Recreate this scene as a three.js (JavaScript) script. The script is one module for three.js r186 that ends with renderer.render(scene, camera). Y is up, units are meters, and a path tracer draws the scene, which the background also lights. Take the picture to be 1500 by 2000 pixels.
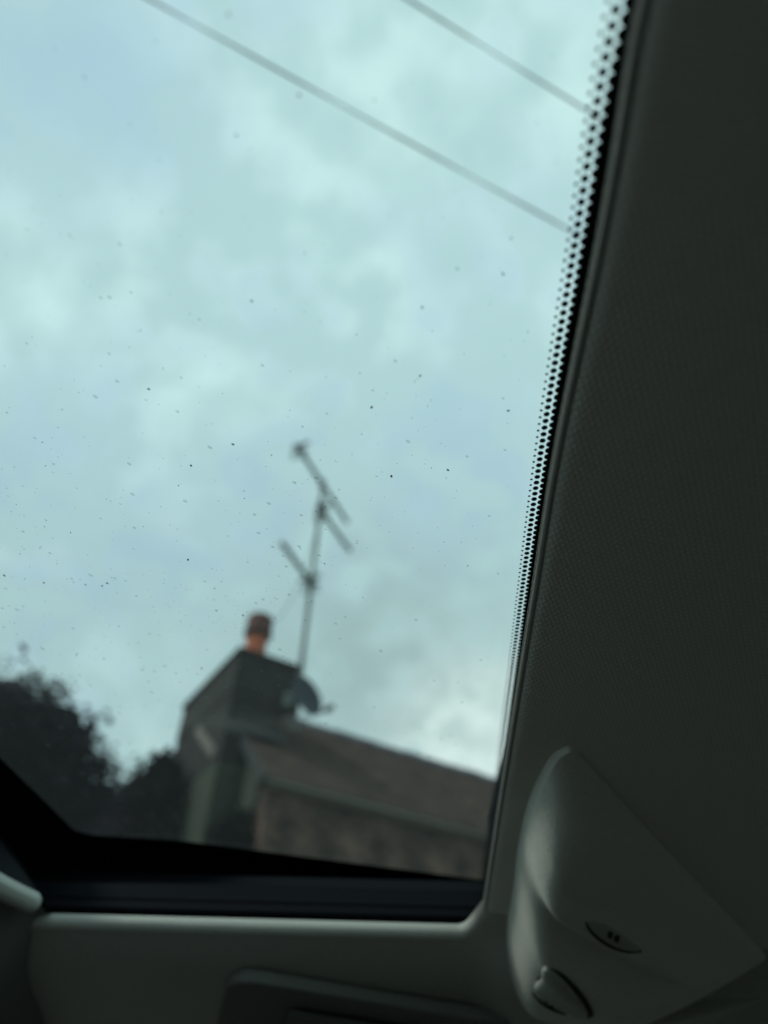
import * as THREE from 'three';
import { mergeGeometries, mergeVertices } from 'three/addons/utils/BufferGeometryUtils.js';
import { ImprovedNoise } from 'three/addons/math/ImprovedNoise.js';
import { RoundedBoxGeometry } from 'three/addons/geometries/RoundedBoxGeometry.js';

// ---------------------------------------------------------------- camera, sky, sun, exposure
const EYE = 1.25;                                   // the phone is held high in the cabin, under the glass roof
const scene = new THREE.Scene();
const camera = new THREE.PerspectiveCamera(71.58, 0.75, 0.02, 800);
camera.position.set(0, EYE, 0);
camera.rotation.order = 'YXZ';
camera.rotation.set(THREE.MathUtils.degToRad(41), 0, THREE.MathUtils.degToRad(3.3));
camera.updateMatrixWorld(true);
camera.focus = 0.37;
camera.userData.fStop = camera.getFocalLength() / 6.2;   // an opening of 6.2 mm

const renderer = new THREE.WebGLRenderer({ antialias: true });
renderer.toneMapping = THREE.LinearToneMapping;
renderer.toneMappingExposure = 1;
renderer.shadowMap.enabled = true;
renderer.setSize(768, 1024);

const noise = new ImprovedNoise();
const fbm = (x, y, z, n = 5) => { let s = 0, a = 0.5; for (let i = 0; i < n; i++) { s += a * noise.noise(x, y, z + i * 7.3); x *= 2.03; y *= 2.03; z *= 2.03; a *= 0.5; } return s; };
const clamp = THREE.MathUtils.clamp, lerp = THREE.MathUtils.lerp, sstep = THREE.MathUtils.smoothstep;
const D2R = Math.PI / 180;
const heading = (az, el) => [Math.sin(az * D2R) * Math.cos(el * D2R), Math.sin(el * D2R), -Math.cos(az * D2R) * Math.cos(el * D2R)];

function skyTexture() {
  const W = 1024, H = 512, data = new Float32Array(W * H * 4);
  const base = [0.505, 0.71, 0.745], blue = [0.44, 0.625, 0.765], bright = [0.68, 0.91, 0.925], grey = [0.405, 0.555, 0.57];
  // clouds where the picture looks: [az, el, reach in degrees, how much, which]
  const blobs = [
    [8.4, 23, 6, 2.2, [1.05, 1.2, 1.18]], [1, 31, 14, 0.8, grey], [-7, 27, 8, 0.4, grey], [-54, 62, 7, 0.7, blue], [-43, 63, 5, 0.6, blue], [-34.8, 40.8, 6, 0.6, blue],
    [8.3, 44.3, 7, 0.75, blue], [-41, 47.6, 6, 0.8, bright], [-22, 47.9, 3.5, 0.6, bright], [-18, 21, 7, 0.25, bright], [40, 72, 22, 0.45, bright], [-15, 38, 6, 0.4, blue], [-27, 34, 7, 0.3, blue], [-8, 70, 7, 0.3, bright],
  ].map(([a, e, r, k, c]) => ({ d: new THREE.Vector3(...heading(a, e)), r: r * D2R, k, c }));
  const d = new THREE.Vector3(), mix = (c, t, k) => { for (let i = 0; i < 3; i++) c[i] += (t[i] - c[i]) * k; };
  for (let j = 0; j < H; j++) {
    const lat = ((j + 0.5) / H - 0.5) * Math.PI;
    for (let i = 0; i < W; i++) {
      const lon = ((i + 0.5) / W - 0.5) * 2 * Math.PI;
      d.set(Math.cos(lat) * Math.cos(lon), Math.sin(lat), Math.cos(lat) * Math.sin(lon));
      const y = Math.max(d.y, 0.0), s = 1.5 / (y + 0.45);             // cloud deck coordinates
      const px = d.x * s, pz = d.z * s;
      const w = fbm(px * 2 + 3, 1.7, pz * 2, 3) * 0.5;
      const n = fbm(px * 4.4 + w, 0.3, pz * 4.4 + w + 5, 6), m = fbm(px * 11 + 9 + w, 4.2, pz * 11, 6) * 1.35;
      const c = [...base];
      mix(c, bright, clamp(n * 1.3 + m * 1.7, 0, 0.75));
      mix(c, blue, clamp(-n * 1.4 + m * 1.4, 0, 0.6));
      mix(c, grey, clamp(fbm(px * 1.7 + 20, 2.2, pz * 1.7, 4) * 1.3 - 0.05, 0, 0.35) * sstep(0.75 - y, 0, 0.5));
      for (const b of blobs) {
        const a = Math.acos(clamp(d.dot(b.d), -1, 1)) / b.r;
        if (a < 2.2) mix(c, b.c, Math.min(1, b.k * Math.exp(-a * a * 1.1) * clamp(0.85 + 1.6 * m + 0.7 * n, 0.1, 1.25)));
      }
      const g = 0.97 + 0.1 * sstep(y, 0.3, 0.9);
      if (lat < 0) { c[0] = 0.25; c[1] = 0.28; c[2] = 0.28; }
      const o = (j * W + i) * 4;
      data[o] = c[0] * g; data[o + 1] = c[1] * g; data[o + 2] = c[2] * g; data[o + 3] = 1;
    }
  }
  const t = new THREE.DataTexture(data, W, H, THREE.RGBAFormat, THREE.FloatType);
  t.mapping = THREE.EquirectangularReflectionMapping; t.magFilter = THREE.LinearFilter; t.needsUpdate = true;
  return t;
}
const sky = skyTexture();
scene.background = sky; scene.environment = sky;

const sun = new THREE.DirectionalLight(new THREE.Color(1, 0.97, 0.92), 1.5);
sun.position.set(-32, 34, 6); sun.target.position.set(0, 0, 0);
sun.castShadow = true; sun.shadow.radius = 30; sun.shadow.mapSize.set(2048, 2048);
Object.assign(sun.shadow.camera, { left: -30, right: 30, top: 30, bottom: -30, near: 1, far: 120 });
scene.add(sun, sun.target);

// ---------------------------------------------------------------- helpers
let seed = 20240;
const rnd = () => { seed = (seed + 0x6d2b79f5) | 0; let t = Math.imul(seed ^ (seed >>> 15), 1 | seed); t = (t + Math.imul(t ^ (t >>> 7), 61 | t)) ^ t; return ((t ^ (t >>> 14)) >>> 0) / 4294967296; };
const rr = (a, b) => a + (b - a) * rnd();
const V = (x, y, z) => new THREE.Vector3(x, y, z);
const used = {};
function numbered(name) { const n = used[name] = (used[name] ?? -1) + 1; return n ? `${name}_${String(n).padStart(3, '0')}` : name; }
function thing(name, label, category, [x, y, z] = [0, 0, 0], group) {
  const o = new THREE.Group(); o.name = numbered(name); o.position.set(x, y, z); scene.add(o);
  o.userData = { label, category }; if (group) o.userData.group = group;
  return o;
}
function mesh(name, geometry, material, parent, label) {
  const g = Array.isArray(geometry) ? mergeGeometries(geometry.map((x) => { const y = x.index ? x.toNonIndexed() : x.clone(); for (const k of Object.keys(y.attributes)) if (!['position', 'normal', 'uv'].includes(k)) y.deleteAttribute(k); if (!y.attributes.uv) y.setAttribute('uv', new THREE.BufferAttribute(new Float32Array(y.attributes.position.count * 2), 2)); return y; })) : geometry;
  const m = new THREE.Mesh(g, material); m.name = parent ? name : numbered(name); m.castShadow = m.receiveShadow = true;
  if (label) m.userData.label = label;
  (parent ?? scene).add(m);
  return m;
}
const tube = (pts, r, seg = 8, n, closed = false) => new THREE.TubeGeometry(new THREE.CatmullRomCurve3(pts, closed, 'centripetal'), n ?? Math.max(2, pts.length * 6), r, seg, closed);
const rod = (a, b, r0, r1 = r0, seg = 8) => {
  const d = b.clone().sub(a), g = new THREE.CylinderGeometry(r1, r0, d.length(), seg);
  return g.applyMatrix4(new THREE.Matrix4().compose(a.clone().add(b).multiplyScalar(0.5), new THREE.Quaternion().setFromUnitVectors(V(0, 1, 0), d.normalize()), V(1, 1, 1)));
};
const box = (x0, x1, y0, y1, z0, z1, r = 0) => {
  const g = r ? new RoundedBoxGeometry(x1 - x0, y1 - y0, Math.abs(z1 - z0), 3, r) : new THREE.BoxGeometry(x1 - x0, y1 - y0, Math.abs(z1 - z0));
  return g.translate((x0 + x1) / 2, (y0 + y1) / 2, (z0 + z1) / 2);
};
// a grid of points [row][column] with uv in metres
function sheet(rows, uvOf) {
  const R = rows.length, Cn = rows[0].length, pos = [], uv = [], idx = [];
  rows.forEach((row) => row.forEach((p) => { pos.push(p.x, p.y, p.z); const q = uvOf ? uvOf(p) : [p.x, p.z]; uv.push(q[0], q[1]); }));
  for (let i = 0; i < R - 1; i++) for (let j = 0; j < Cn - 1; j++) { const a = i * Cn + j, b = a + 1, c = a + Cn, d = c + 1; idx.push(a, c, b, b, c, d); }
  const g = new THREE.BufferGeometry();
  g.setAttribute('position', new THREE.Float32BufferAttribute(pos, 3)); g.setAttribute('uv', new THREE.Float32BufferAttribute(uv, 2)); g.setIndex(idx); g.computeVertexNormals();
  return g;
}
function polyAt(table, f) {                           // piecewise smooth lookup in [[f, x], ...]
  if (f <= table[0][0]) { const [a, b] = table; return a[1] + (b[1] - a[1]) * (f - a[0]) / (b[0] - a[0]); }
  for (let i = 0; i < table.length - 1; i++) {
    const a = table[i], b = table[i + 1];
    if (f <= b[0] || i === table.length - 2) {
      const t = (f - a[0]) / (b[0] - a[0]), p = table[i - 1] ?? a, n = table[i + 2] ?? b;
      const ma = (b[1] - p[1]) / (b[0] - p[0]), mb = (n[1] - a[1]) / (n[0] - a[0]), h = b[0] - a[0];
      if (t > 1) return b[1] + mb * (f - b[0]);
      const t2 = t * t, t3 = t2 * t;
      return (2 * t3 - 3 * t2 + 1) * a[1] + (t3 - 2 * t2 + t) * h * ma + (-2 * t3 + 3 * t2) * b[1] + (t3 - t2) * h * mb;
    }
  }
}
function tex(n, paint, { srgb = false, rep = 1 } = {}) {   // paint(u, v) -> [r, g, b] in 0..1, tiling
  const data = new Uint8Array(n * n * 4);
  for (let j = 0; j < n; j++) for (let i = 0; i < n; i++) { const c = paint(i / n, j / n), o = (j * n + i) * 4; for (let k = 0; k < 3; k++) data[o + k] = clamp(Math.round(c[k] * 255), 0, 255); data[o + 3] = 255; }
  const t = new THREE.DataTexture(data, n, n); t.wrapS = t.wrapT = THREE.RepeatWrapping; t.magFilter = THREE.LinearFilter; t.repeat.set(rep, rep);
  if (srgb) t.colorSpace = THREE.SRGBColorSpace;
  t.needsUpdate = true; return t;
}
const tileNoise = (u, v, k, z) => { const a = u * 2 * Math.PI, b = v * 2 * Math.PI, r = k / (2 * Math.PI); return noise.noise(Math.cos(a) * r + 11 + z, Math.sin(a) * r + Math.cos(b) * r * 1.1, Math.sin(b) * r + 3 * z); };
const lin = (r, g, b) => new THREE.Color().setRGB(r, g, b);

// ---------------------------------------------------------------- materials
const knitH = tex(256, (u, v) => {
  const cx = u * 16, cy = v * 16, row = Math.floor(cy), x = (cx + (row % 2) * 0.5) % 1 - 0.5, y = cy % 1 - 0.5;
  const h = Math.max(0, 1 - (x * x * 4.2 + y * y * 5.5)) * 0.8 + 0.2 * tileNoise(u, v, 60, 1);
  return [h, h, h];
}, { rep: 1 / 0.042 });
const knitC = tex(256, (u, v) => {
  const cx = u * 16, cy = v * 16, row = Math.floor(cy), x = (cx + (row % 2) * 0.5) % 1 - 0.5, y = cy % 1 - 0.5;
  const h = 0.84 + 0.14 * Math.max(0, 1 - (x * x * 4.2 + y * y * 5.5)) + 0.06 * tileNoise(u, v, 40, 2);
  return [h, h, h];
}, { rep: 1 / 0.042 });
const grainH = tex(512, (u, v) => { const h = 0.5 + 0.5 * tileNoise(u, v, 60, 0) + 0.35 * tileNoise(u, v, 120, 2); return [h, h, h]; }, { rep: 1 / 0.07 });
const grainC = tex(512, (u, v) => { const h = 0.9 + 0.10 * tileNoise(u, v, 40, 5) + 0.08 * tileNoise(u, v, 120, 2); return [h, h, h]; }, { rep: 1 / 0.05 });
const M = {
  headliner: new THREE.MeshStandardMaterial({ name: 'headliner_fabric', color: lin(0.75, 0.71, 0.64), roughness: 0.95, map: knitC, bumpMap: knitH, bumpScale: 0.0004 }),
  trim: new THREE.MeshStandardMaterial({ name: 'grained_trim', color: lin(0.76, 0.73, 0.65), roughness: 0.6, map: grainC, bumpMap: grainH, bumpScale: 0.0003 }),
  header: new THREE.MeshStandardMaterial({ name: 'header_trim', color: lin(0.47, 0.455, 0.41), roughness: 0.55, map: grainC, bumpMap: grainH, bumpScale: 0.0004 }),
  visor: new THREE.MeshStandardMaterial({ name: 'visor_vinyl', color: lin(0.17, 0.165, 0.15), roughness: 0.8, map: grainC, bumpMap: grainH, bumpScale: 0.0002 }),
  smoothTrim: new THREE.MeshStandardMaterial({ name: 'smooth_trim', color: lin(0.42, 0.42, 0.37), roughness: 0.5 }),
  rubber: new THREE.MeshPhysicalMaterial({ name: 'black_rubber', color: lin(0.004, 0.005, 0.007), roughness: 0.7, specularIntensity: 0.12 }),
  frit: new THREE.MeshPhysicalMaterial({ name: 'black_enamel', color: lin(0.004, 0.005, 0.007), roughness: 0.6, specularIntensity: 0.25, side: THREE.DoubleSide }),
  slot: new THREE.MeshStandardMaterial({ name: 'dark_slot', color: lin(0.03, 0.032, 0.03), roughness: 0.8 }),
  glass: new THREE.MeshPhysicalMaterial({ name: 'tinted_roof_glass', specularIntensity: 0.6, color: lin(0.83, 0.90, 0.87), transmission: 1, thickness: 0, roughness: 0.12, ior: 1.5, side: THREE.DoubleSide }),
  darkGlass: new THREE.MeshPhysicalMaterial({ name: 'privacy_glass', color: lin(0.84, 0.88, 0.87), transmission: 1, thickness: 0, roughness: 0, ior: 1.5, side: THREE.DoubleSide }),
  cabin: new THREE.MeshStandardMaterial({ name: 'cabin_plastic', color: lin(0.075, 0.072, 0.066), roughness: 0.8 }),
  seat: new THREE.MeshStandardMaterial({ name: 'seat_cloth', color: lin(0.12, 0.115, 0.105), roughness: 0.95 }),
  paint: new THREE.MeshPhysicalMaterial({ name: 'car_paint', color: lin(0.08, 0.085, 0.09), metalness: 0.4, roughness: 0.4, clearcoat: 1 }),
  water: new THREE.MeshPhysicalMaterial({ name: 'rain_water', color: lin(0.84, 0.87, 0.87), transmission: 1, thickness: 0, roughness: 0.2, ior: 1.33 }),
  grit: new THREE.MeshStandardMaterial({ name: 'dried_dirt', color: lin(0.3, 0.31, 0.29), roughness: 1 }),
};

// ---------------------------------------------------------------- ground and road
const asphalt = tex(256, (u, v) => { const h = 0.34 + 0.05 * tileNoise(u, v, 50, 1) + 0.04 * tileNoise(u, v, 8, 4); return [h, h, h * 1.02]; }, { srgb: true, rep: 0.5 });
const grassTex = tex(256, (u, v) => { const n = tileNoise(u, v, 40, 1) * 0.5 + tileNoise(u, v, 6, 3) * 0.5; return [0.24 + 0.06 * n, 0.3 + 0.08 * n, 0.16 + 0.04 * n]; }, { srgb: true, rep: 0.3 });
const flat = (x0, x1, z0, z1, y) => sheet([[V(x0, y, z0), V(x1, y, z0)], [V(x0, y, z1), V(x1, y, z1)]]);
const ground = mesh('ground', flat(-400, 400, -400, 400, 0), new THREE.MeshStandardMaterial({ name: 'grass', map: grassTex, roughness: 1 })); ground.userData.kind = 'structure';
const road = mesh('road', flat(-3.2, 3.4, -60, 60, 0.004).rotateY(-65 * D2R), new THREE.MeshStandardMaterial({ name: 'asphalt', map: asphalt, roughness: 0.9 })); road.userData.kind = 'structure';

// ---------------------------------------------------------------- the house across the road
// its own axes: x along the ridge, z towards the road; the origin lies under the chimney's road corner on the gable side
const HX = -1.985, HZ = -9.29;
const house = thing('house', 'dark brown brick house with tiled roof and big chimney stack', 'house', [HX, 0, HZ]);
house.rotation.y = 30 * D2R;
const brickC = tex(512, (u, v) => {
  const rows = 16, row = Math.floor(v * rows), x = u * 6 + (row % 2) * 0.5, fx = x % 1, fy = (v * rows) % 1, id = Math.floor(x) % 6 + row * 13.7;
  const mortar = fx < 0.05 || fy < 0.13, k = 0.85 + 0.3 * (Math.sin(id * 91.7) * 0.5 + 0.5), blot = 1 + 0.5 * tileNoise(u, v, 4, 2) + 0.25 * tileNoise(u, v, 14, 6);
  const c = mortar ? [0.34, 0.29, 0.26] : [0.335 * k, 0.255 * k, 0.22 * k];
  return c.map((q) => q * blot);
}, { srgb: true, rep: 1 / 1.3 });
const brickH = tex(512, (u, v) => { const rows = 16, row = Math.floor(v * rows), fx = (u * 6 + (row % 2) * 0.5) % 1, fy = (v * rows) % 1, h = fx < 0.05 || fy < 0.13 ? 0.2 : 0.8 + 0.2 * tileNoise(u, v, 50, 3); return [h, h, h]; }, { rep: 1 / 1.3 });
const roughcast = tex(256, (u, v) => { const n = tileNoise(u, v, 50, 1) * 0.5 + tileNoise(u, v, 7, 3) * 0.6, s = 0.25 + 0.05 * n; return [s * 0.98, s * 1.06, s * 0.86]; }, { srgb: true, rep: 0.5 });
const tileC = tex(256, (u, v) => { const n = tileNoise(u, v, 30, 1) * 0.4 + tileNoise(u, v, 5, 8) * 0.8; const s = 0.265 + 0.07 * n; return [s * 1.13, s * 0.95, s * 0.86]; }, { srgb: true, rep: 0.6 });
const sootC = tex(256, (u, v) => { const n = tileNoise(u, v, 26, 1) * 0.5 + tileNoise(u, v, 5, 8) * 0.8, streak = tileNoise(u, v * 0.0 + 0.3, 22, 4); const s = 0.16 + 0.045 * n + 0.03 * streak; return [s * 1.06, s * 1.02, s * 0.96]; }, { srgb: true, rep: 0.7 });
const HM = {
  brick: new THREE.MeshStandardMaterial({ name: 'weathered_brick', map: brickC, bumpMap: brickH, bumpScale: 0.008, roughness: 0.95 }),
  render: new THREE.MeshStandardMaterial({ name: 'roughcast', map: roughcast, roughness: 1 }),
  tile: new THREE.MeshPhysicalMaterial({ name: 'clay_tile', map: tileC, roughness: 1, specularIntensity: 0.2 }),
  ridge: new THREE.MeshStandardMaterial({ name: 'ridge_tile', color: lin(0.22, 0.185, 0.225), roughness: 0.6 }),
  soot: new THREE.MeshStandardMaterial({ name: 'sooty_render', map: sootC, roughness: 1 }),
  pot: new THREE.MeshStandardMaterial({ name: 'terracotta', color: lin(0.5, 0.13, 0.065), roughness: 0.9 }),
  potDark: new THREE.MeshStandardMaterial({ name: 'sooty_terracotta', color: lin(0.13, 0.05, 0.042), roughness: 0.9 }),
  gutter: new THREE.MeshStandardMaterial({ name: 'grey_gutter', color: lin(0.3, 0.26, 0.22), roughness: 0.6 }),
  lead: new THREE.MeshStandardMaterial({ name: 'lead', color: lin(0.05, 0.055, 0.05), roughness: 0.8 }),
  fascia: new THREE.MeshStandardMaterial({ name: 'brown_fascia', color: lin(0.2, 0.15, 0.12), roughness: 0.8 }),
  pale: new THREE.MeshStandardMaterial({ name: 'pale_mortar', color: lin(0.2, 0.18, 0.16), roughness: 1 }),
  pane: new THREE.MeshStandardMaterial({ name: 'dark_pane', color: lin(0.03, 0.03, 0.032), roughness: 0.35 }),
  dark: new THREE.MeshStandardMaterial({ name: 'dark_frame', color: lin(0.03, 0.03, 0.03), roughness: 0.6 }),
};
{
  const L = 15, G = 0.36, ridgeY = 6.22, ridgeZ = -1.15, eaveY = 4.42, eaveZ = 1.0, backZ = -3.3, pitch = Math.atan2(ridgeY - eaveY, eaveZ - ridgeZ);
  const wrap = (g) => { const p = g.attributes.position, u = g.attributes.uv; for (let i = 0; i < p.count; i++) u.setXY(i, p.getX(i) + p.getZ(i), p.getY(i)); return g; };
  // walls: shells with thickness
  mesh('front_wall', wrap(box(G + 0.01, L, 0, eaveY - 0.06, 0.64, 0.94)), HM.brick, house, 'brown weathered brick wall under the gutter');
  const gs = new THREE.Shape([[-0.59, 0], [-0.59, eaveY + 0.1], [1.15, ridgeY - 0.12], [3.09, eaveY - 0.15], [3.09, 0]].map(([a, b]) => new THREE.Vector2(a, b)));
  const gable = new THREE.ExtrudeGeometry(gs, { depth: 0.28, bevelEnabled: false }).rotateY(Math.PI / 2);
  mesh('gable_wall', gable.clone().translate(G, 0, 0), HM.render, house, 'grey green roughcast gable wall');
  mesh('gable_wall', gable.clone().translate(L, 0, 0), HM.render, house);
  mesh('rear_wall', wrap(box(G + 0.3, L, 0, eaveY - 0.12, -3.4, -3.1)), HM.brick, house);
  // roof slopes with a lip at each course
  const slope = (zTop, zLow, sign) => {
    const n = 27, rows = [];
    for (let k = 0; k <= n; k++) {
      const z = lerp(zTop, zLow, k / n), y = ridgeY - Math.abs(z - zTop) * Math.tan(pitch), up = 0.022;
      const line = (yy) => { const r = []; for (let i = 0; i <= 60; i++) { const x = lerp(G - 0.08, L + 0.3, i / 60); r.push(V(x, yy + 0.012 * noise.noise(x * 1.3, k * 0.2, sign), z)); } return r; };
      if (k) rows.push(line(y + up)); if (k < n) rows.push(line(y));
    }
    return sheet(rows, (p) => [p.x, p.z * 1.3]);
  };
  mesh('roof', slope(ridgeZ, eaveZ + 0.06, 1), HM.tile, house, 'dark brown tiled roof slope facing the road');
  mesh('roof', slope(ridgeZ, backZ - 0.12, 2), HM.tile, house);
  for (let k = 0; k < 32; k++) {
    const m = mesh('ridge_tile', new THREE.CylinderGeometry(0.19, 0.19, 0.435, 10, 1, true, -Math.PI / 2, Math.PI).rotateZ(Math.PI / 2), HM.ridge, house);
    m.position.set(G + 0.66 + k * 0.445, ridgeY - 0.03 + 0.008 * Math.sin(k * 2.3), ridgeZ); m.rotation.x = Math.PI / 2;
  }
  HM.ridge.side = THREE.DoubleSide; HM.tile.side = THREE.DoubleSide;
  const vy = (z) => ridgeY - Math.abs(z - ridgeZ) * Math.tan(pitch);
  const verge = (z0, z1) => { const g = new THREE.BoxGeometry(0.05, 0.12, Math.hypot(z1 - z0, vy(z1) - vy(z0))); g.rotateX(Math.sign(z1 - z0) * pitch).translate(G - 0.11, (vy(z0) + vy(z1)) / 2 - 0.05, (z0 + z1) / 2); return g; };
  mesh('verge_board', verge(0.04, eaveZ + 0.06), HM.dark, house); mesh('verge_board', verge(-2.34, backZ - 0.12), HM.dark, house);
  // gutter and fascia
  HM.gutter.side = THREE.DoubleSide;
  mesh('gutter', new THREE.CylinderGeometry(0.034, 0.034, L + 0.2, 12, 1, true, Math.PI / 2, Math.PI).rotateZ(Math.PI / 2).translate(L / 2 + 0.3, eaveY - 0.06, eaveZ + 0.05), HM.gutter, house, 'pale grey gutter along the eave');
  mesh('fascia', box(G - 0.06, L + 0.3, eaveY - 0.14, eaveY - 0.07, 0.95, 0.975), HM.fascia, house);
  // chimney: a sooty stack on a roughcast breast that stands proud of the gable
  mesh('chimney_breast', wrap(box(-0.012, 0.72, 0, 4.82, -2.32, 0.012)), HM.render, house, 'grey green roughcast chimney breast');
  const st = mesh('chimney', [box(0.0, 0.80, 4.82, 5.72, -2.3, 0), box(0.0, 0.88, 5.72, 5.84, -2.3, 0.03), box(-0.02, 0.97, 5.84, 6.43, -2.32, 0.05), box(-0.05, 1.0, 6.43, 6.5, -2.34, 0.08)].map(wrap), HM.soot, house, 'broad dark sooty chimney stack');
  const lathe = (pts) => new THREE.LatheGeometry(pts.map(([r, y]) => new THREE.Vector2(r, y)), 24);
  const pot = mesh('chimney_pot', lathe([[0, 6.46], [0.19, 6.46], [0.19, 6.56], [0.165, 6.6], [0.16, 6.95]]), HM.pot, st, 'red terracotta chimney pot with sooty rim'); pot.position.set(0.32, 0, -0.3);
  const rim = mesh('pot_rim', lathe([[0.16, 6.95], [0.215, 6.97], [0.22, 7.02], [0.205, 7.05], [0.205, 7.27], [0.18, 7.31], [0.14, 7.29], [0.14, 6.97]]), HM.potDark, st); rim.position.set(0.32, 0, -0.3);
  const ring = mesh('pot_ring', new THREE.TorusGeometry(0.168, 0.012, 6, 28).rotateX(Math.PI / 2), HM.pale, st); ring.position.set(0.32, 6.93, -0.3);
  // pale mortar where an older, lower roof met the stack
  const strip = (z0, y0, z1, y1) => new THREE.BoxGeometry(0.03, 0.14, Math.hypot(z1 - z0, y1 - y0)).rotateX(-Math.atan2(y1 - y0, z1 - z0)).translate(-0.01, (y0 + y1) / 2, (z0 + z1) / 2);
  mesh('mortar_scar', strip(-1.3, 5.72, -0.25, 5.0), HM.pale, st, 'pale sloping mortar scar');
  mesh('flashing', new THREE.BoxGeometry(0.52, 0.015, 0.2).rotateX(pitch).translate(0.6, 5.29, 0.1), HM.lead, house);
  mesh('flashing', box(-0.02, 0.82, 5.24, 5.4, 0.003, 0.02), HM.lead, house);
  for (const x of [5.2, 8.6]) {
    const fr = (x0, x1, y0, y1) => box(x0, x1, y0, y1, 0.92, 0.97);
    const w = mesh('window', [fr(x, x + 1.3, 2.95, 3.03), fr(x, x + 1.3, 4.0, 4.08), fr(x, x + 0.07, 3.03, 4.0), fr(x + 1.23, x + 1.3, 3.03, 4.0), fr(x + 0.62, x + 0.68, 3.03, 4.0)], HM.dark, house);
    mesh('pane', box(x + 0.07, x + 1.23, 3.03, 4.0, 0.938, 0.948), HM.pane, w);
  }
}
const inHouse = (x, y, z) => { house.updateMatrixWorld(true); return house.localToWorld(V(x, y, z)); };

// ---------------------------------------------------------------- aerial and dish
const galv = new THREE.MeshStandardMaterial({ name: 'galvanised', color: lin(0.2, 0.21, 0.2), roughness: 0.7, metalness: 0.2 });
const alu = new THREE.MeshStandardMaterial({ name: 'old_aluminium', color: lin(0.1, 0.11, 0.11), roughness: 0.7, metalness: 0.2 });
const blackPl = new THREE.MeshStandardMaterial({ name: 'black_plastic', color: lin(0.02, 0.02, 0.022), roughness: 0.6 });
{
  const bx = -1.11, bz = -9.75, foot = 5.5, top = 10.32;
  const a = thing('tv_aerial', 'tall grey television mast with three rod aerials beside the chimney', 'aerial', [bx, foot, bz]);
  mesh('mast', rod(V(0.0, 0, 0), V(-0.06, top - foot, 0), 0.042, 0.036, 12), galv, a);
  for (const y of [0.35, 0.85]) mesh('bracket', box(-0.22, 0.02, y, y + 0.05, -0.05, 0.05), galv, a);
  const aerial = (y, from, to, az, n, reflector) => {                 // a boom with its short rods, centred on the mast
    const d = V(Math.sin(az * D2R), 0, -Math.cos(az * D2R)), s = V(d.z, 0, -d.x), o = V(-0.06 * (y - foot) / (top - foot), y - foot, 0);
    const at = (t, k = 0, h = 0) => o.clone().addScaledVector(d, t).addScaledVector(s, k).add(V(0, h, 0));
    const b = mesh('boom', rod(at(from), at(to), 0.036, 0.036, 8), alu, a);
    for (let i = 0; i < n; i++) { const t = lerp(from, to, (i + 0.5) / n), w = 0.09 + 0.02 * (1 - i / n); mesh('rod', rod(at(t, -w), at(t, w), 0.006, 0.006, 6), alu, b); }
    mesh('clamp', rod(at(-0.02, 0, -0.09), at(-0.02, 0, 0.09), 0.05, 0.05, 8), blackPl, b);
    if (reflector) {
      const g = [];
      for (const [h, t] of [[0.17, 0.05], [0.09, 0.02], [-0.09, 0.02], [-0.17, 0.05]]) g.push(rod(at(reflector + t, -0.17, h), at(reflector + t, 0.17, h), 0.013, 0.013, 6));
      for (const k of [-0.1, 0.1]) g.push(rod(at(reflector, k, -0.18), at(reflector, k, 0.18), 0.012, 0.012, 6));
      g.push(box(-0.05, 0.05, -0.06, 0.06, -0.05, 0.05, 0.012).translate(...at(reflector).toArray()));
      mesh('reflector', g, blackPl, b);
    }
    return b;
  };
  aerial(10.3, -1.03, 1.14, 23.4, 12, -1.0);
  aerial(9.7, 0.02, 1.3, 25, 8, 0.06);
  aerial(8.07, -1.12, 0.04, 22, 8, -0.03);
  mesh('dipole', rod(V(-0.22, 8.02 - foot, 0.12), V(0.1, 8.05 - foot, -0.02), 0.02), blackPl, a); mesh('dipole', rod(V(-0.1, 9.86 - foot, 0.06), V(0.02, 9.84 - foot, -0.05), 0.035), blackPl, a);
  mesh('lead', [tube([V(0.02, 4.1, 0.03), V(-0.3, 2.2, 0.1), V(-0.5, 1.75, 0.1), V(-0.9, 1.7, 0.1)].map((p) => p), 0.007, 5)], blackPl, a);
}
{
  const p = inHouse(0.98, 5.92, 0.25);
  const d = thing('satellite_dish', 'small dark grey satellite dish on the side of the chimney', 'dish', p.toArray());
  const bowl = new THREE.LatheGeometry([[0, 0], [0.1, 0.008], [0.2, 0.03], [0.27, 0.056], [0.305, 0.072], [0.31, 0.08], [0.3, 0.078], [0.26, 0.062], [0.19, 0.036], [0.09, 0.015], [0, 0.008]].map(([r, y]) => new THREE.Vector2(r, y)), 40);
  const turn = new THREE.Quaternion().setFromUnitVectors(V(0, 1, 0), V(0.72, 0.22, 0.6).normalize());
  const dm = new THREE.MeshStandardMaterial({ name: 'dish_paint', color: lin(0.045, 0.055, 0.07), roughness: 1, side: THREE.DoubleSide });
  mesh('reflector', bowl.applyQuaternion(turn), dm, d);
  const arm0 = V(0, -0.33, 0).applyQuaternion(new THREE.Quaternion()), tip = V(0.4, -0.24, 0.2);
  mesh('arm', tube([V(0.02, -0.3, 0.05), V(0.2, -0.31, 0.12), tip], 0.014, 6), blackPl, d);
  mesh('receiver', [new THREE.CapsuleGeometry(0.045, 0.08, 4, 10).applyQuaternion(turn).translate(...tip.toArray())], blackPl, d);
  mesh('wall_mount', [rod(V(-0.01, 0, 0), V(-0.16, -0.02, -0.1), 0.025), box(-0.3, -0.15, -0.12, 0.1, -0.4, -0.06)], galv, d);
}

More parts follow.
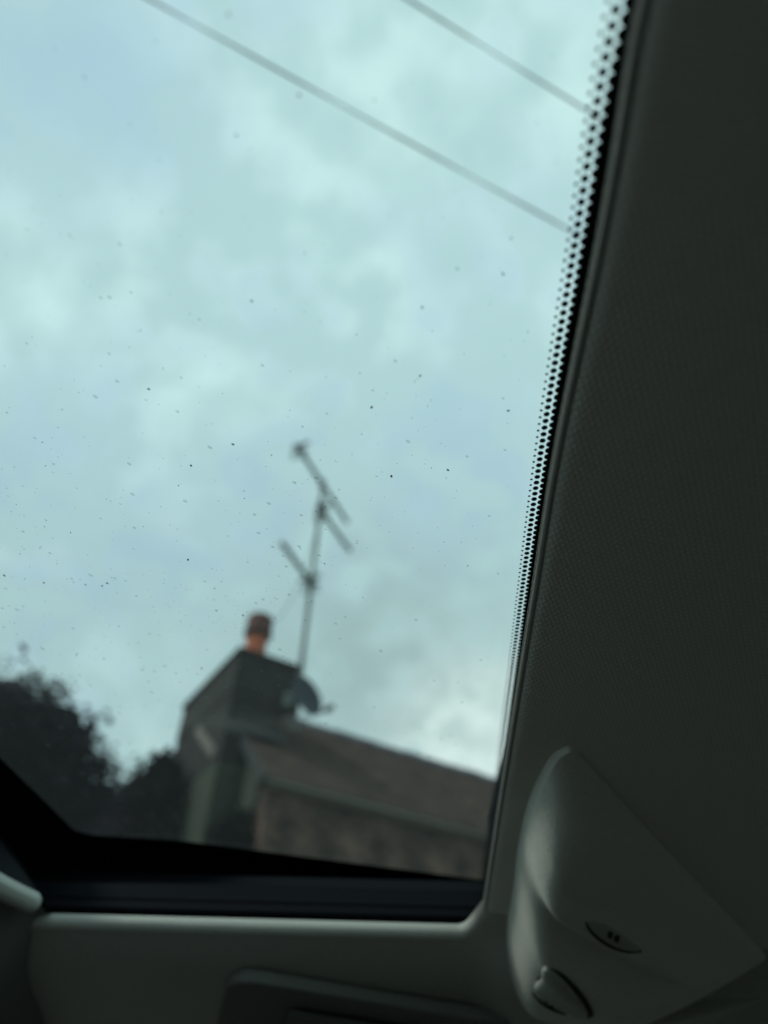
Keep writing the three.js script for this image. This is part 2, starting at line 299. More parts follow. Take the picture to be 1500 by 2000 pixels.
// ---------------------------------------------------------------- trees and ivy
function foliage(lobes, count, size, shade) {
  const pos = [], col = [], nrm = [], c = new THREE.Color(), total = lobes.reduce((s, l) => s + l[3] ** 2, 0);
  const n = V(), t = V(), b = V(), p = V();
  for (const [x, y, z, r, fy = 1] of lobes) {
    const k = Math.round(count * r * r / total);
    for (let i = 0; i < k; i++) {
      n.set(rr(-1, 1), rr(-1, 1), rr(-1, 1)); if (n.lengthSq() > 1 || n.lengthSq() < 0.01) { i--; continue; }
      n.normalize();
      const bump = 1 + 0.45 * noise.noise(n.x * 2.1 + x, n.y * 2.1 + y, n.z * 2.1 + z) + 0.25 * noise.noise(n.x * 6 + x, n.y * 6, n.z * 6 + z);
      const rad = r * bump * (rnd() < 0.75 ? rr(0.7, 1.1) : rr(0.35, 0.85));
      p.set(x + n.x * rad, y + n.y * rad * fy, z + n.z * rad);
      t.set(rr(-1, 1), rr(-0.7, 0.4), rr(-1, 1)).normalize(); b.set(rr(-1, 1), rr(-1, 1), rr(-1, 1)).cross(t).normalize();
      const s = size * rr(0.6, 1.4), v = [p.clone(), p.clone().addScaledVector(t, s * 0.5).addScaledVector(b, s * 0.32), p.clone().addScaledVector(t, s), p.clone().addScaledVector(t, s * 0.5).addScaledVector(b, -s * 0.32)];
      const nn = t.clone().cross(b); shade(c, noise.noise(p.x * 1.1, p.y * 1.1, p.z * 1.1), p);
      for (const q of [0, 1, 2, 0, 2, 3]) { pos.push(v[q].x, v[q].y, v[q].z); nrm.push(nn.x, nn.y, nn.z); col.push(c.r, c.g, c.b); }
    }
  }
  const g = new THREE.BufferGeometry();
  g.setAttribute('position', new THREE.Float32BufferAttribute(pos, 3)); g.setAttribute('normal', new THREE.Float32BufferAttribute(nrm, 3)); g.setAttribute('color', new THREE.Float32BufferAttribute(col, 3));
  return g;
}
const leafM = new THREE.MeshPhysicalMaterial({ name: 'leaf', vertexColors: true, roughness: 0.7, transmission: 0.3, thickness: 0, side: THREE.DoubleSide });
const barkM = new THREE.MeshStandardMaterial({ name: 'bark', color: lin(0.06, 0.05, 0.045), roughness: 1 });
const polar = (az, d, h) => [Math.sin(az * D2R) * d, h, -Math.cos(az * D2R) * d];
const green = (c, k) => { const q = rr(0.7, 1.3) * (1 + 0.5 * k); c.setRGB(0.05 * q, 0.058 * q, 0.026 * q); };
const purple = (c, k) => { if (rnd() < 0.1) { green(c, k); return; } const q = rr(0.7, 1.3) * (1 + 0.4 * k); c.setRGB(0.13 * q, 0.122 * q, 0.17 * q); };
const deep = (c, k) => { const q = rr(0.7, 1.3) * (1 + 0.5 * k); c.setRGB(0.032 * q, 0.042 * q, 0.03 * q); };
function tree(name, label, az, d, lobes, count, size, shade, trunkR) {
  const base = polar(az, d, 0), o = thing(name, label, 'tree', base);
  const local = lobes.map(([a, dd, h, r, fy]) => { const q = polar(a, dd, h); return [q[0] - base[0], q[1], q[2] - base[2], r, fy]; });
  const g = [rod(V(0, 0, 0), V(0, local[0][1] * 0.8, 0), trunkR, trunkR * 0.55, 10)];
  for (const [x, y, z] of local) g.push(rod(V(0, y * 0.45, 0), V(x, y, z), trunkR * 0.4, trunkR * 0.1, 6));
  mesh('trunk', g, barkM, o);
  mesh('crown', foliage(local, count, size, shade), leafM, o);
  return o;
}
tree('tree', 'large dark purplish tree at the left edge above the sunroof frame', -29, 16, [
  [-31, 16, 5.2, 2.7], [-29.8, 15.5, 6.7, 1.2], [-27, 15.5, 6.3, 1.4], [-24.8, 15.6, 6.7, 1.05], [-23.2, 15.6, 5.9, 1.15], [-21.4, 15.8, 5.3, 1.1], [-20.0, 16, 4.7, 1.05], [-26, 15.2, 4.4, 1.9], [-35, 16, 6.4, 1.8], [-23, 15.5, 3.8, 1.7], [-20.5, 15.8, 3.6, 1.3],
], 42000, 0.18, purple, 0.28);
tree('tree', 'small dark tree standing against the grey chimney breast', -16.9, 10.6, [
  [-17.6, 10.6, 3.3, 0.75], [-16.1, 10.6, 5.05, 0.2], [-15.9, 10.6, 4.8, 0.3], [-16.7, 10.6, 4.5, 0.42], [-16.6, 10.6, 3.9, 0.5], [-18.6, 10.6, 3.2, 0.55],
], 14000, 0.1, purple, 0.09);
tree('tree', 'low dark tree in the gap between the large tree and the house', -19, 21, [
  [-19, 21, 5.5, 1.9], [-16.4, 21, 6.0, 1.8], [-21.5, 21, 5.6, 1.7], [-14.5, 21.5, 5.4, 1.7],
], 24000, 0.2, purple, 0.2);
tree('tree', 'yellow green tree at the very left edge of the picture', -31, 11.5, [
  [-30.6, 11.5, 4.5, 0.55], [-31.4, 11.5, 5.1, 0.6], [-30.2, 11.5, 3.7, 0.5],
], 8000, 0.12, green, 0.12);
{
  const o = inHouse(0.2, 0, 0.55), ivy = thing('ivy', 'dark ivy climbing the brick corner of the house', 'ivy', o.toArray());
  ivy.rotation.y = 30 * D2R;
  const lobes = []; for (let k = 0; k < 26; k++) { const y = 0.3 + k * 0.145; lobes.push([rr(-0.15, 0.35) + 0.03 * (26 - k) * 0.3, y, 0.02, rr(0.16, 0.3)]); }
  mesh('leaves', foliage(lobes, 9000, 0.075, (c, k, p) => { if (rnd() < 0.05 && p.y < 3.9) c.setRGB(0.16, 0.15, 0.02); else deep(c, k); }), leafM, ivy);
  mesh('stem', [tube([V(0, 0, 0), V(0.1, 1.5, -0.02), V(0.05, 2.8, -0.02), V(0.15, 3.8, -0.02)], 0.03, 6)], barkM, ivy);
}

// ---------------------------------------------------------------- overhead cables
{
  const cm = new THREE.MeshStandardMaterial({ name: 'cable_sheath', color: lin(0.2, 0.2, 0.2), roughness: 0.7 });
  const dir = V(Math.sin(65.6 * D2R), 0, -Math.cos(65.6 * D2R));
  const cable = (mid, label, r) => {
    const t = thing('overhead_cable', label, 'cable', mid.toArray(), undefined);
    const strand = (ph) => { const p = []; for (let k = -40; k <= 40; k++) { const s = k * 0.5, sag = 0.0016 * s * s; p.push(V(dir.x * s, sag + Math.cos(s * 3 + ph) * r * 1.05, dir.z * s).add(V(-dir.z, 0, dir.x).multiplyScalar(Math.sin(s * 3 + ph) * r * 1.05))); } return p; };
    mesh('strand', tube(strand(0), r, 6, 320), cm, t); mesh('strand', tube(strand(Math.PI), r, 6, 320), cm, t);
  };
  cable(V(-0.33, 6.5, -1.9), 'longer twisted cable crossing the sky towards the frit edge', 0.0044);
  cable(V(0.6, 6.5, -1.515), 'shorter cable near the top of the picture above the longer one', 0.004);
}

// ---------------------------------------------------------------- the car
// positions here are (x right of the phone, y above it, f ahead of it); the car stands at its own base
const CX = 0.34;
const car = thing('car', 'car cabin ceiling with tinted glass sunroof grey headliner and overhead console', 'car', [CX, 0, 0]);
const K = (x, y, f) => V(x - CX, y + EYE, -f);
const Yh = (f) => 0.222 - (f > 0 ? 0.16 : 0.02) * f * f, Yg = (f) => 0.24 - 0.018 * f * f;
const lipTable = [[-1.0, 0.0655], [-0.4, 0.0575], [-0.1, 0.0545], [0.0491, 0.0577], [0.0831, 0.061], [0.1163, 0.0639], [0.2084, 0.0694], [0.2999, 0.0772], [0.4049, 0.0855], [0.4971, 0.0922], [0.6251, 0.1008], [0.7113, 0.1062]];
const railTable = [[-1.0, -0.43], [0, -0.412], [0.4, -0.385], [0.55, -0.357], [0.664, -0.307], [0.713, -0.268]];
const lipX = (f) => polyAt(lipTable, f), railX = (f) => polyAt(railTable, Math.min(f, 0.713));
const headF = (x) => 0.7174 - 0.065 * (x - 0.1034);
const sag = (x, f) => 0.032 * (1 - Math.exp(-Math.max(0, x - lipX(f)) / 0.1)), Yhl = (x, f) => Yh(f) - sag(x, f);   // the spine sags a little between its edges
const fx = (t, n) => Array.from({ length: n + 1 }, (_, i) => t[0] + (t[1] - t[0]) * i / n);

// headliner: the spine right of the glass, the strip behind it
{
  const rows = fx([-1.0, 0.745], 150).map((f) => {
    const x0 = lipX(f) + 0.05 * Math.max(0, f - 0.69), r = [];
    for (let j = 0; j <= 90; j++) { const t = j / 90, x = x0 + (1.26 - x0) * Math.pow(t, 1.8); const roll = Math.max(0, 0.006 - (x - x0)); r.push(K(x, Yhl(x, f) + roll * 0.5 - 0.02 * sstep(x, 0.95, 1.26) * 3, f)); }
    return r;
  });
  const h = mesh('headliner', [sheet(rows), sheet([-1.75, -1.5, -1.2, -1.0].map((f) => [-0.55, -0.3, 0, 0.5, 1.26].map((x) => K(x, Yh(f) - 0.0, f))))], M.headliner, car, 'grey knitted headliner fabric'); M.headliner.side = THREE.DoubleSide;
  // rolled edge along the glass, ending at the front corner
  const e = fx([-1.0, 0.7], 80).map((f) => K(lipX(f) + 0.0035, Yh(f) + 0.003, f));
  mesh('rolled_edge', tube(e, 0.003, 10, 200), new THREE.MeshStandardMaterial({ name: 'edge_fabric', color: lin(0.4, 0.39, 0.35), roughness: 0.9, bumpMap: grainH, bumpScale: 0.0002 }), h);
  mesh('rear_edge', tube([K(-0.44, Yh(-1) + 0.003, -1.0), K(0.07, Yh(-1) + 0.003, -1.0)], 0.006, 8), M.headliner, h);
}
// left roof rail trim, with its rounded front end
{
  const pts = fx([-1.02, 0.703], 60).map((f) => K(railX(f) - 0.012, Yh(f) - 0.006, f));
  const railG = tube(pts, 1, 14, 160), rp = railG.attributes.position, rc = new THREE.CatmullRomCurve3(pts, false, 'centripetal');
  for (let i = 0; i <= 160; i++) { const o = rc.getPointAt(i / 160), r = lerp(0.0135, 0.0085, sstep(i / 160, 0.9, 1)); for (let k = 0; k <= 14; k++) { const q = i * 15 + k; rp.setXYZ(q, o.x + (rp.getX(q) - o.x) * r, o.y + (rp.getY(q) - o.y) * r, o.z + (rp.getZ(q) - o.z) * r); } }
  railG.computeVertexNormals();
  mesh('rail_trim', [railG, new THREE.SphereGeometry(0.0085, 16, 12).translate(...pts.at(-1).toArray())], M.smoothTrim, car, 'pale rounded roof rail trim');
  const rows = fx([-1.75, 0.95], 40).map((f) => { const x = railX(f) - 0.016, y = Yh(f); return [K(x, y + 0.004, f), K(x - 0.012, y - 0.014, f), K(x - 0.03, y - 0.035, f), K(x - 0.06, y - 0.08, f), K(-0.55, 0.02, f)]; });
  mesh('side_trim', sheet(rows), M.visor, car); M.visor.side = THREE.DoubleSide;
}
// front header: a rolled lip, a band that turns under, and the way down to the windscreen
{
  const shape = (a) => new THREE.CatmullRomCurve3(a.map(([p, q]) => V(p, q, 0)), false, 'centripetal').getPoints(72);
  const tail = [[0.016, -0.02], [0.03, -0.028], [0.05, -0.037], [0.08, -0.047], [0.13, -0.062], [0.2, -0.085], [0.34, -0.14]];
  const edge = shape([[0.014, 0.002], [0.005, 0.004], [-0.002, 0.0025], [-0.005, -0.0025], [-0.0035, -0.0075], [0.004, -0.0125], ...tail]);
  const plain = shape([[-0.07, 0.0235], [-0.05, 0.0125], [-0.034, 0.0062], [-0.018, 0.0005], [-0.006, -0.005], [0.004, -0.0115], ...tail]);
  const xs = []; for (let i = 0; i <= 190; i++) xs.push(lerp(-0.56, 1.26, Math.pow(i / 190, 1.0)));
  xs.push(...fx([0.08, 0.14], 40)); xs.sort((a, b) => a - b);
  const rows = edge.map((e, i) => xs.map((x) => {
    const w = sstep(x, 0.086, 0.118), p = plain[i], xx = clamp(x, -0.4, 0.45);
    return K(x, Yh(headF(xx)) + lerp(e.y, p.y, w) - sag(x, 0.7) * sstep(x, 0.09, 0.14) - 0.001, headF(xx) + lerp(e.x, p.x, w));
  }));
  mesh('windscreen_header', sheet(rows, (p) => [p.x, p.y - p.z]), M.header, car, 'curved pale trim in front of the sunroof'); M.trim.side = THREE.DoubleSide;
}
// sun visors: padded slabs with rounded corners
function visorSlab(a, b, c, thick, label, mat = M.visor) {           // a, b: rear corners left and right; c: depth forward
  const w = a.distanceTo(b), s = new THREE.Shape(), r = 0.03, d = c;
  s.moveTo(r, 0); s.lineTo(w - r, 0); s.quadraticCurveTo(w, 0, w, r); s.lineTo(w, d); s.lineTo(0, d); s.lineTo(0, r); s.quadraticCurveTo(0, 0, r, 0);
  const g = new THREE.ExtrudeGeometry(s, { depth: thick, bevelEnabled: true, bevelSize: 0.003, bevelThickness: 0.003, bevelSegments: 4, curveSegments: 10 });
  const x = b.clone().sub(a).normalize(), y = V(0, -0.22, -1).normalize(), z = x.clone().cross(y).normalize(); y.copy(z).cross(x);
  const v = mesh('sun_visor', g.applyMatrix4(new THREE.Matrix4().makeBasis(x, y, z).setPosition(a)), mat, car, label);
  return { v, x, y, z };
}
{
  const a = K(-0.112, 0.0975, 0.755), L = visorSlab(a, K(0.15, 0.079, 0.80), 0.16, 0.006, 'folded sun visor on the left');
  const gm = new THREE.BoxGeometry(0.15, 0.09, 0.004).translate(0.135, 0.08, -0.008);
  mesh('mirror_cover', gm.applyMatrix4(new THREE.Matrix4().makeBasis(L.x, L.y, L.z).setPosition(a)), M.visor, L.v);
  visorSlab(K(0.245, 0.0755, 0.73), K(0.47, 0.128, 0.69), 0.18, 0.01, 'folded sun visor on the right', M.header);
}
// glass roof, its black printed edge, and the black channel under it
{
  const rows = fx([-1.1, 1.1], 50).map((f) => fx([-0.45, 0.2], 20).map((x) => K(x, Yg(f) + 0.001, f)));
  const glass = mesh('roof_glass', sheet(rows), M.glass, car, 'tinted glass roof panel speckled with rain');
  const tris = [];
  const disc = (x, f, ra, rb, turn) => { const n = 14, y = Yg(f); for (let i = 0; i < n; i++) { const p = [0, 1].map((k) => { const t = (i + k) / n * 2 * Math.PI, u = Math.cos(t) * ra, v = Math.sin(t) * rb; return K(x + u * Math.cos(turn) - v * Math.sin(turn), y, f + u * Math.sin(turn) + v * Math.cos(turn)); }); tris.push(K(x, y, f), p[0], p[1]); } };
  const quad = (a, b, c, d) => tris.push(a, c, b, b, c, d);
  // where the print turns solid, measured on the glass
  const solid = [[-1.1, 0.07], [-0.4, 0.0615], [-0.2, 0.059], [0.0557, 0.0600], [0.1271, 0.0655], [0.2319, 0.0745], [0.4116, 0.0935], [0.5883, 0.1118], [0.75, 0.1272], [1.0, 0.15]];
  const sx = (f) => polyAt(solid, f), pitch = 0.0039, n = Math.floor(2.1 / pitch);
  for (let k = 0; k < n; k++) {
    const f = -1.05 + k * pitch, x = sx(f), t = 0.1;
    disc(x + 0.0003, f, 0.0018, 0.00185, t);                       // bites of the solid edge
    disc(x - 0.0031, f + pitch * 0.5, 0.0014, 0.00142, t);
    disc(x - 0.0059, f, 0.00066, 0.00066, t);
    const f1 = f + pitch, y = 0; quad(K(x, Yg(f), f), K(x + 0.06, Yg(f), f), K(sx(f1), Yg(f1), f1), K(sx(f1) + 0.06, Yg(f1), f1));
  }
  const left = (f) => -0.3257 + 0.075 * (f - 0.6275), front = (x) => 0.818 + 0.225 * Math.max(0, x + 0.2) ** 1.0 + 0.03 * Math.max(0, x + 0.2);
  for (const f of fx([-1.1, 1.1], 80).slice(0, -1)) { const f1 = f + 2.2 / 80; quad(K(-0.46, Yg(f), f), K(left(f), Yg(f), f), K(-0.46, Yg(f1), f1), K(left(f1), Yg(f1), f1)); }
  const xs = fx([-0.33, 0.19], 40);
  for (let i = 0; i < 40; i++) { const r = 0.022, cf = (x) => front(x) - r * Math.pow(clamp((-0.285 - x) / 0.03, 0, 1), 2); quad(K(xs[i], Yg(0.9) + 0.0005, cf(xs[i])), K(xs[i + 1], Yg(0.9) + 0.0005, cf(xs[i + 1])), K(xs[i], Yg(1.08), 1.1), K(xs[i + 1], Yg(1.08), 1.1)); }
  quad(K(-0.46, Yg(1.05), -1.1), K(0.2, Yg(1.05), -1.1), K(-0.46, Yg(0.97), -0.97), K(0.2, Yg(0.97), -0.97));
  const g = new THREE.BufferGeometry().setFromPoints(tris); g.computeVertexNormals();
  mesh('frit_band', g, M.frit, glass, 'black printed border of shrinking dots');
  // channel walls
  const loop = [];
  for (const f of fx([-1.0, 0.7], 60)) loop.push([lipX(f) + 0.007, Yh(f) + 0.004, f, 1]);
  const wallR = sheet([loop.map(([x, y, f]) => K(x, y, f)), loop.map(([x, y, f]) => K(x + 0.004, Yg(f) - 0.0008, f))]);
  const fr = fx([-0.47, 0.2], 30);
  const wallF = sheet([[0.012, -0.001], [0.014, 0.018], [0.045, 0.022], [0.05, 0.04], [0.09, 0.045], [0.1, 0.062], [0.17, 0.07], [0.3, 0.074]].map(([df, dy]) => fr.map((x) => K(x, Yh(headF(x)) + dy, headF(x) + df))));
  const rl = fx([-1.0, 0.75], 40);
  const wallL = sheet([rl.map((f) => K(railX(f) - 0.012, Yh(f) + 0.002, f)), rl.map((f) => K(-0.395 - 0.04 * sstep(-f, 0, 1), Yg(f) - 0.001, f + 0.25 * Math.max(0, f - 0.5)))]);
  const wallB = sheet([[K(-0.45, Yh(1), -1.002), K(0.08, Yh(1), -1.002)], [K(-0.45, Yg(1), -1.01), K(0.08, Yg(1), -1.01)]]);
  M.rubber.side = THREE.DoubleSide;
  const frame = mesh('sunroof_frame', [wallR, wallF, wallL, wallB], M.rubber, car, 'black rubber lined sunroof channel');
  for (const [df, dy] of [[0.011, 0.010], [0.042, 0.0245], [0.085, 0.047]]) mesh('seal_rib', tube(fr.map((x) => K(x, Yh(headF(x)) + dy, headF(x) + df)), 0.0032, 8, 60), M.rubber, frame);
}

// ---------------------------------------------------------------- overhead console: a sculpted shell under the headliner
const conLeft = [[0.4212, 0.1208], [0.434, 0.1155], [0.4556, 0.1128], [0.5024, 0.1113], [0.569, 0.1152], [0.6348, 0.1219], [0.7172, 0.1281], [0.7662, 0.1363]];
const edgeR = (x, f) => (x - 0.1389) * 0.7586 - (f - 0.4372) * 0.6515;     // negative inside, metres from the right edge
const qOf = (x, f) => f - 0.467 - 0.8 * (x - 0.1165);
const pod = [[-0.2, 0], [-0.07, 0], [-0.05, 0.001], [-0.022, 0.022], [-0.004, 0.0375], [0.01, 0.0415], [0.022, 0.0415], [0.045, 0.047], [0.06, 0.0555], [0.066, 0.0565], [0.0715, 0.0545], [0.085, 0.041], [0.098, 0.033], [0.106, 0.033], [0.125, 0.0435], [0.14, 0.0505], [0.152, 0.0515], [0.165, 0.049], [0.2, 0.0485], [0.24, 0.05], [0.3, 0.05]];
const hull = [[-0.2, 0], [-0.07, 0], [-0.05, 0.001], [-0.022, 0.022], [-0.004, 0.0375], [0.01, 0.0415], [0.04, 0.044], [0.08, 0.0465], [0.12, 0.0475], [0.2, 0.048], [0.3, 0.05]];
function conDepth(x, f) {
  const dl = x - polyAt(conLeft, f), dr = -edgeR(x, f), q = qOf(x, f);
  const w1 = 1 - Math.pow(1 - clamp(dl / 0.026, 0, 1), 2.4), w2 = 1 - Math.pow(1 - clamp(dl / 0.095, 0, 1), 2), wl = lerp(0.26, 0.74, sstep(q, -0.005, 0.035)) * w1;
  const wr = 1 - Math.pow(1 - clamp((dr + 0.001) / lerp(0.03, 0.13, sstep(f, 0.44, 0.64)), 0, 1), 1.35);
  const d = 0.0035 * sstep(Math.min(dl, dr), 0, 0.0025) + lerp(polyAt(hull, clamp(q, -0.19, 0.29)), polyAt(pod, clamp(q, -0.19, 0.29)), sstep(-(f - 0.664 + (x - 0.333) * 0.422), 0.008, 0.04)) * (wl + (w1 > 0 ? (1 - lerp(0.26, 0.74, sstep(q, -0.005, 0.035))) * w2 : 0)) * wr;
  return d;
}
const conY = (x, f) => Yhl(x, f) - conDepth(x, f);

{
  const N = 230, Mx = 190, rows = [];
  for (let i = 0; i <= N; i++) {
    const row = [], f0 = 0.4215;
    for (let j = 0; j <= Mx; j++) {
      // columns run from the left edge to the right edge, rows from the tip to the front edge
      const t = j / Mx, s = Math.pow(i / N, 1.0);
      const fl = lerp(f0, 0.748, s), fr = lerp(f0, 0.664, s);
      const xl = polyAt(conLeft, fl), xr = 0.1389 + (fr - 0.4372) * 0.859;
      const tt = t < 0.4 ? 0.5 * t * t / 0.4 * 0.9 : lerp(0.18, 1, (t - 0.4) / 0.6);
      const x = lerp(xl, Math.max(xr, xl), tt), f = lerp(fl, fr, tt);
      row.push(K(x, j === 0 || j === Mx || i === 0 ? Yhl(x, f) + 0.002 : conY(x, f), f));
    }
    rows.push(row);
  }
  rows.push(rows.at(-1).map((p) => V(p.x, p.y + 0.06, p.z - 0.004)));
  const con = mesh('overhead_console', sheet(rows), M.trim, car, 'sculpted grey overhead console hanging under the headliner');
  // fittings sit where the photograph's sight lines meet the shell
  const inv = camera.matrixWorld, ray = (px, py) => V((px - 750) / 1387, -(py - 1000) / 1387, -1).transformDirection(inv);
  const hit = (px, py, lift = 0) => {
    const d = ray(px, py); let t = 0.2;
    for (; t < 2; t += 0.002) { const f = -d.z * t, x = d.x * t; if (d.y * t < 0.5 && d.y * t >= conY(x, f) && f > 0.42) break; }
    for (let k = 0, a = t - 0.002, b = t; k < 20; k++) { const m = (a + b) / 2; if (d.y * m >= conY(d.x * m, -d.z * m)) b = m; else a = m; t = b; }
    const x = d.x * t, f = -d.z * t, e = 0.002, n = V(conY(x + e, f) - conY(x - e, f), -2 * e, -(conY(x, f + e) - conY(x, f - e))).normalize();
    return K(x, conY(x, f), f).addScaledVector(n, lift);
  };
  const tapered = (pts, radii, seg = 10) => {
    const c = new THREE.CatmullRomCurve3(pts), n = 48, g = new THREE.TubeGeometry(c, n, 1, seg), p = g.attributes.position;
    for (let i = 0; i <= n; i++) { const o = c.getPointAt(i / n), u = i / n * (radii.length - 1), k = Math.min(Math.floor(u), radii.length - 2), r = lerp(radii[k], radii[k + 1], u - k); for (let j = 0; j <= seg; j++) { const q = i * (seg + 1) + j; p.setXYZ(q, o.x + (p.getX(q) - o.x) * r, o.y + (p.getY(q) - o.y) * r, o.z + (p.getZ(q) - o.z) * r); } }
    g.computeVertexNormals(); return g;
  };
  const pxs = (list, lift) => list.map(([a, b]) => hit(a, b, lift));
  const patch = (outline, lift, rise) => {            // a slightly domed cover lying on the shell, outlined by points
    const c0 = outline.reduce((s, p) => [s[0] + p[0] / outline.length, s[1] + p[1] / outline.length], [0, 0]);
    const curve = new THREE.CatmullRomCurve3(outline.map(([a, b]) => V(a, b, 0)), true, 'catmullrom', 0.5).getPoints(60).slice(0, 60), rings = [1, 0.985, 0.94, 0.85, 0.65, 0.35, 0.02];
    const rows = rings.map((k, i) => [...curve, curve[0]].map((p) => hit(c0[0] + (p.x - c0[0]) * k, c0[1] + (p.y - c0[1]) * k, lift + (i ? rise * Math.sqrt(1 - k ** 3) : -0.002))));
    return sheet(rows);
  };
  // rear reading light: a finger slot under a lens with two marks
  mesh('reading_light', patch([[1146, 1801], [1165, 1800], [1195, 1812], [1230, 1836], [1250, 1856], [1225, 1856], [1190, 1843], [1160, 1822]], 0.0006, 0.0014), M.smoothTrim, con, 'rear reading light cover');
  mesh('finger_slot', tapered(pxs([[1143, 1799], [1152, 1816], [1172, 1834], [1200, 1849], [1228, 1857], [1250, 1856]], 0.0004), [0.0006, 0.0013, 0.0018, 0.0019, 0.0016, 0.0012]), M.slot, con);
  for (const a of [0, 13]) mesh('mark', patch([[1185 + a, 1815 + a * 0.55], [1194 + a, 1818 + a * 0.55], [1191 + a, 1829 + a * 0.55], [1183 + a, 1826 + a * 0.55]], 0.0021, 0.0005), M.slot, con);
  for (const a of [0, 11]) mesh('mark', patch([[1067 + a, 1945 + a * 0.7], [1072 + a, 1948 + a * 0.7], [1070 + a, 1952 + a * 0.7], [1065 + a, 1949 + a * 0.7]], 0.005, 0.0008), M.slot, con);
  // front switch: a long oval cover, its slots and marks
  mesh('switch_cover', patch([[1063, 1887], [1085, 1897], [1115, 1926], [1143, 1962], [1148, 1982], [1130, 1984], [1095, 1968], [1062, 1945], [1045, 1925], [1058, 1908]], 0.0008, 0.005), M.smoothTrim, con, 'oval front switch cover');
  mesh('slot_edge', tapered(pxs([[1068, 1888], [1090, 1898], [1120, 1926], [1146, 1960], [1153, 1982], [1138, 1987]], 0.0004), [0.0006, 0.0016, 0.0022, 0.0023, 0.0024, 0.0006]), M.slot, con);
  mesh('slot_edge', tapered(pxs([[1040, 1938], [1060, 1958], [1085, 1972], [1106, 1981]], 0.0004), [0.0006, 0.0018, 0.0018, 0.0006]), M.slot, con);
  mesh('slot_edge', tapered(pxs([[1064, 1888], [1062, 1900], [1056, 1908], [1048, 1912]], 0.0003), [0.0008, 0.001, 0.001, 0.0006]), M.slot, con);
}

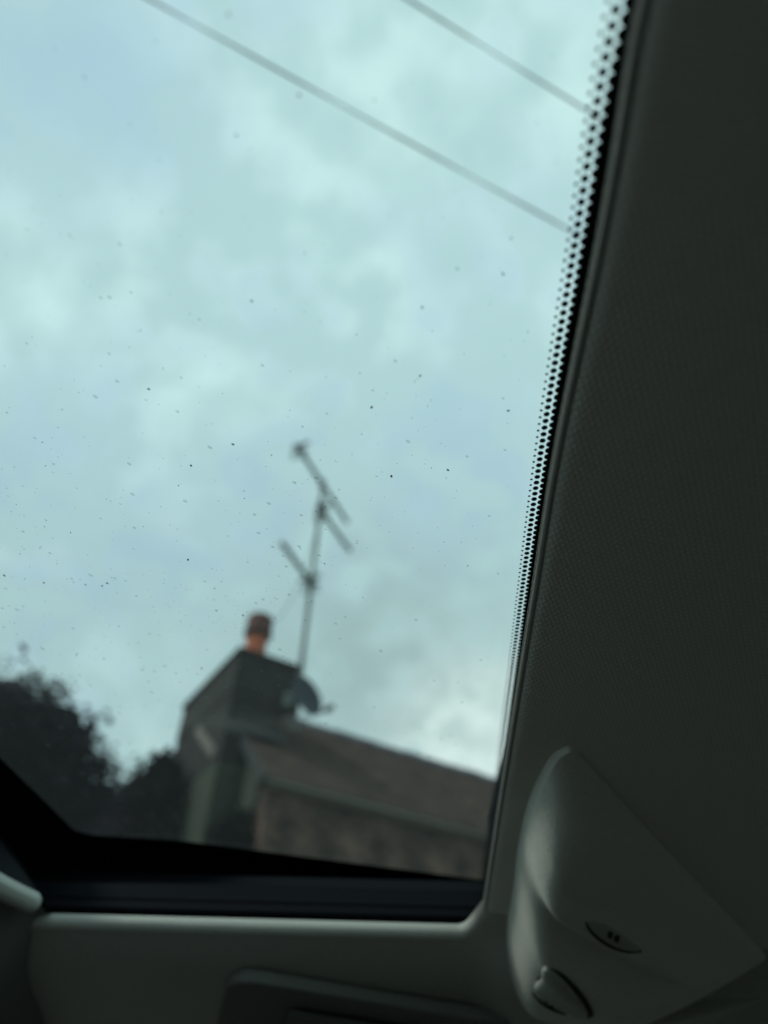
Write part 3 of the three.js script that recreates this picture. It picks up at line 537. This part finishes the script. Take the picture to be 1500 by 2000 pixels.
// ---------------------------------------------------------------- the rest of the cabin, which shades the ceiling
{
  const roof = [];
  const B = (x0, x1, y0, y1, f0, f1, r) => box(x0 - CX, x1 - CX, y0 + EYE, y1 + EYE, -f1, -f0, r);
  mesh('roof_panel', [B(-0.62, 1.32, 0.262, 0.275, -1.85, -1.1), B(0.2, 1.32, 0.25, 0.262, -1.1, 1.1), B(-0.62, -0.45, 0.25, 0.262, -1.1, 1.1), B(-0.62, 1.32, 0.238, 0.248, 1.1, 1.28)], M.paint, car);
  mesh('floor', B(-0.6, 1.3, -0.97, -0.93, -1.8, 2.1), M.cabin, car);
  mesh('dashboard', B(-0.55, 1.25, -0.93, -0.4, 1.35, 2.1, 0.06), M.cabin, car);
  const bonnet = mesh('bonnet', B(-0.6, 1.3, -0.95, -0.45, 2.1, 2.9, 0.12), M.paint, car);
  for (const [s, x0, x1] of [[-1, -0.62, -0.56], [1, 1.26, 1.32]]) {
    mesh('door', [B(x0, x1, -0.95, -0.34, -1.8, 1.3, 0.02)], M.paint, car);
    mesh('door', B(s < 0 ? -0.56 : 1.2, s < 0 ? -0.5 : 1.26, -0.93, -0.36, -1.75, 1.25, 0.02), M.cabin, car);
    const px = s < 0 ? -0.59 : 1.29;
    for (const [y0, f0, f1, a, b] of [[0.2, 1.05, 1.95, 0.05, 0.06], [0.22, -0.35, -0.3, 0.06, 0.08], [0.22, -1.35, -1.5, 0.09, 0.12]]) mesh('pillar', rod(K(px, y0, f0), K(px, -0.36, f1), a, b), M.cabin, car);
    mesh('cant_rail', [B(x0, x1, 0.03, 0.262, -1.85, 1.15)], M.paint, car);
    mesh('side_window', sheet([[K(px, -0.35, -1.75), K(px, -0.35, 1.4)], [K(px, 0.05, -1.75), K(px, 0.05, 1.2)]]), M.darkGlass, car);
  }
  mesh('windscreen', sheet([[K(-0.6, 0.07, 1.22), K(1.3, 0.07, 1.22)], [K(-0.6, -0.42, 2.0), K(1.3, -0.42, 2.0)]]), M.glass, car);
  mesh('tailgate', [B(-0.62, 1.32, -0.95, -0.3, -1.9, -1.8), B(-0.62, 1.32, 0.05, 0.262, -1.9, -1.8)], M.paint, car);
  mesh('rear_window', sheet([[K(-0.6, 0.06, -1.84), K(1.3, 0.06, -1.84)], [K(-0.6, -0.31, -1.86), K(1.3, -0.31, -1.86)]]), M.darkGlass, car);
  for (const x of [0.0, 0.72]) { mesh('front_seat', [B(x - 0.25, x + 0.25, -0.75, -0.5, -0.25, 0.3, 0.08), B(x - 0.24, x + 0.24, -0.6, -0.06, -0.5, -0.3, 0.08)], M.seat, car); }
  mesh('rear_bench', [B(-0.5, 1.2, -0.75, -0.5, -1.35, -0.85, 0.08), B(-0.5, 1.2, -0.55, -0.05, -1.6, -1.4, 0.08)], M.seat, car);
  for (const [x, f] of [[-0.5, 2.25], [1.2, 2.25], [-0.5, -1.2], [1.2, -1.2]]) {
    const w = mesh('wheel', new THREE.TorusGeometry(0.23, 0.085, 14, 32).rotateY(Math.PI / 2).translate(x - CX, 0.315, -f), M.rubber, car);
    mesh('rim', new THREE.CylinderGeometry(0.17, 0.17, 0.12, 24).rotateZ(Math.PI / 2).translate(x - CX, 0.315, -f), M.paint, w);
  }
}

// ---------------------------------------------------------------- rain and dirt on the glass
function scatter(name, label, category, geo, mat, spots) {
  const m = new THREE.InstancedMesh(geo, mat, spots.length), q = new THREE.Quaternion(), e = new THREE.Euler(), mm = new THREE.Matrix4();
  spots.forEach(([x, f, a, b, turn, h], i) => { q.setFromEuler(e.set(0, turn, 0)); m.setMatrixAt(i, mm.compose(V(x, EYE + Yg(f) + 0.0018, -f), q, V(a, h, b))); });
  m.name = name; m.userData = { label, category, kind: 'stuff' }; scene.add(m);
}
{
  const inside = (x, f) => x > -0.32 && x < lipX(f) - 0.012 && f > -0.1 && f < 0.86;
  const spots = [], grit = [];
  while (spots.length < 1900) {
    const f = rr(-0.05, 0.85), x = rr(-0.32, 0.1), keep = 0.35 + 0.65 * sstep(noise.noise(x * 9, f * 7, 0.4), -0.1, 0.4);
    if (!inside(x, f) || rnd() > keep * (x < -0.02 ? 1 : 0.5)) continue;
    const s = (0.0003 + 0.0007 * Math.pow(rnd(), 4)) * lerp(0.6, 1, sstep(f, 0.05, 0.3)); spots.push([x, f, s * rr(1, 1.7), s, rr(0.6, 1.0), s * rr(0.1, 0.28)]);
  }
  while (grit.length < 560) {
    const f = rr(0.0, 0.8), x = rr(-0.32, 0.1), keep = 0.25 + 0.75 * sstep(noise.noise(x * 12 + 5, f * 9, 2.4), -0.1, 0.4);
    if (!inside(x, f) || rnd() > keep * (x < -0.05 ? 1 : 0.35)) continue;
    const s = (0.0002 + 0.00045 * Math.pow(rnd(), 4)) * lerp(0.6, 1, sstep(f, 0.05, 0.3)); grit.push([x, f, s * rr(1, 1.8), s, rr(0, 3), s * 0.4]);
  }
  scatter('raindrops', 'small faint raindrops clinging to the outside of the glass roof', 'raindrops', new THREE.SphereGeometry(1, 14, 10), M.water, spots);
  scatter('dirt_specks', 'tiny dark dirt specks dotted over the glass roof', 'dirt', new THREE.IcosahedronGeometry(1, 1), M.grit, grit);
}

renderer.render(scene, camera);
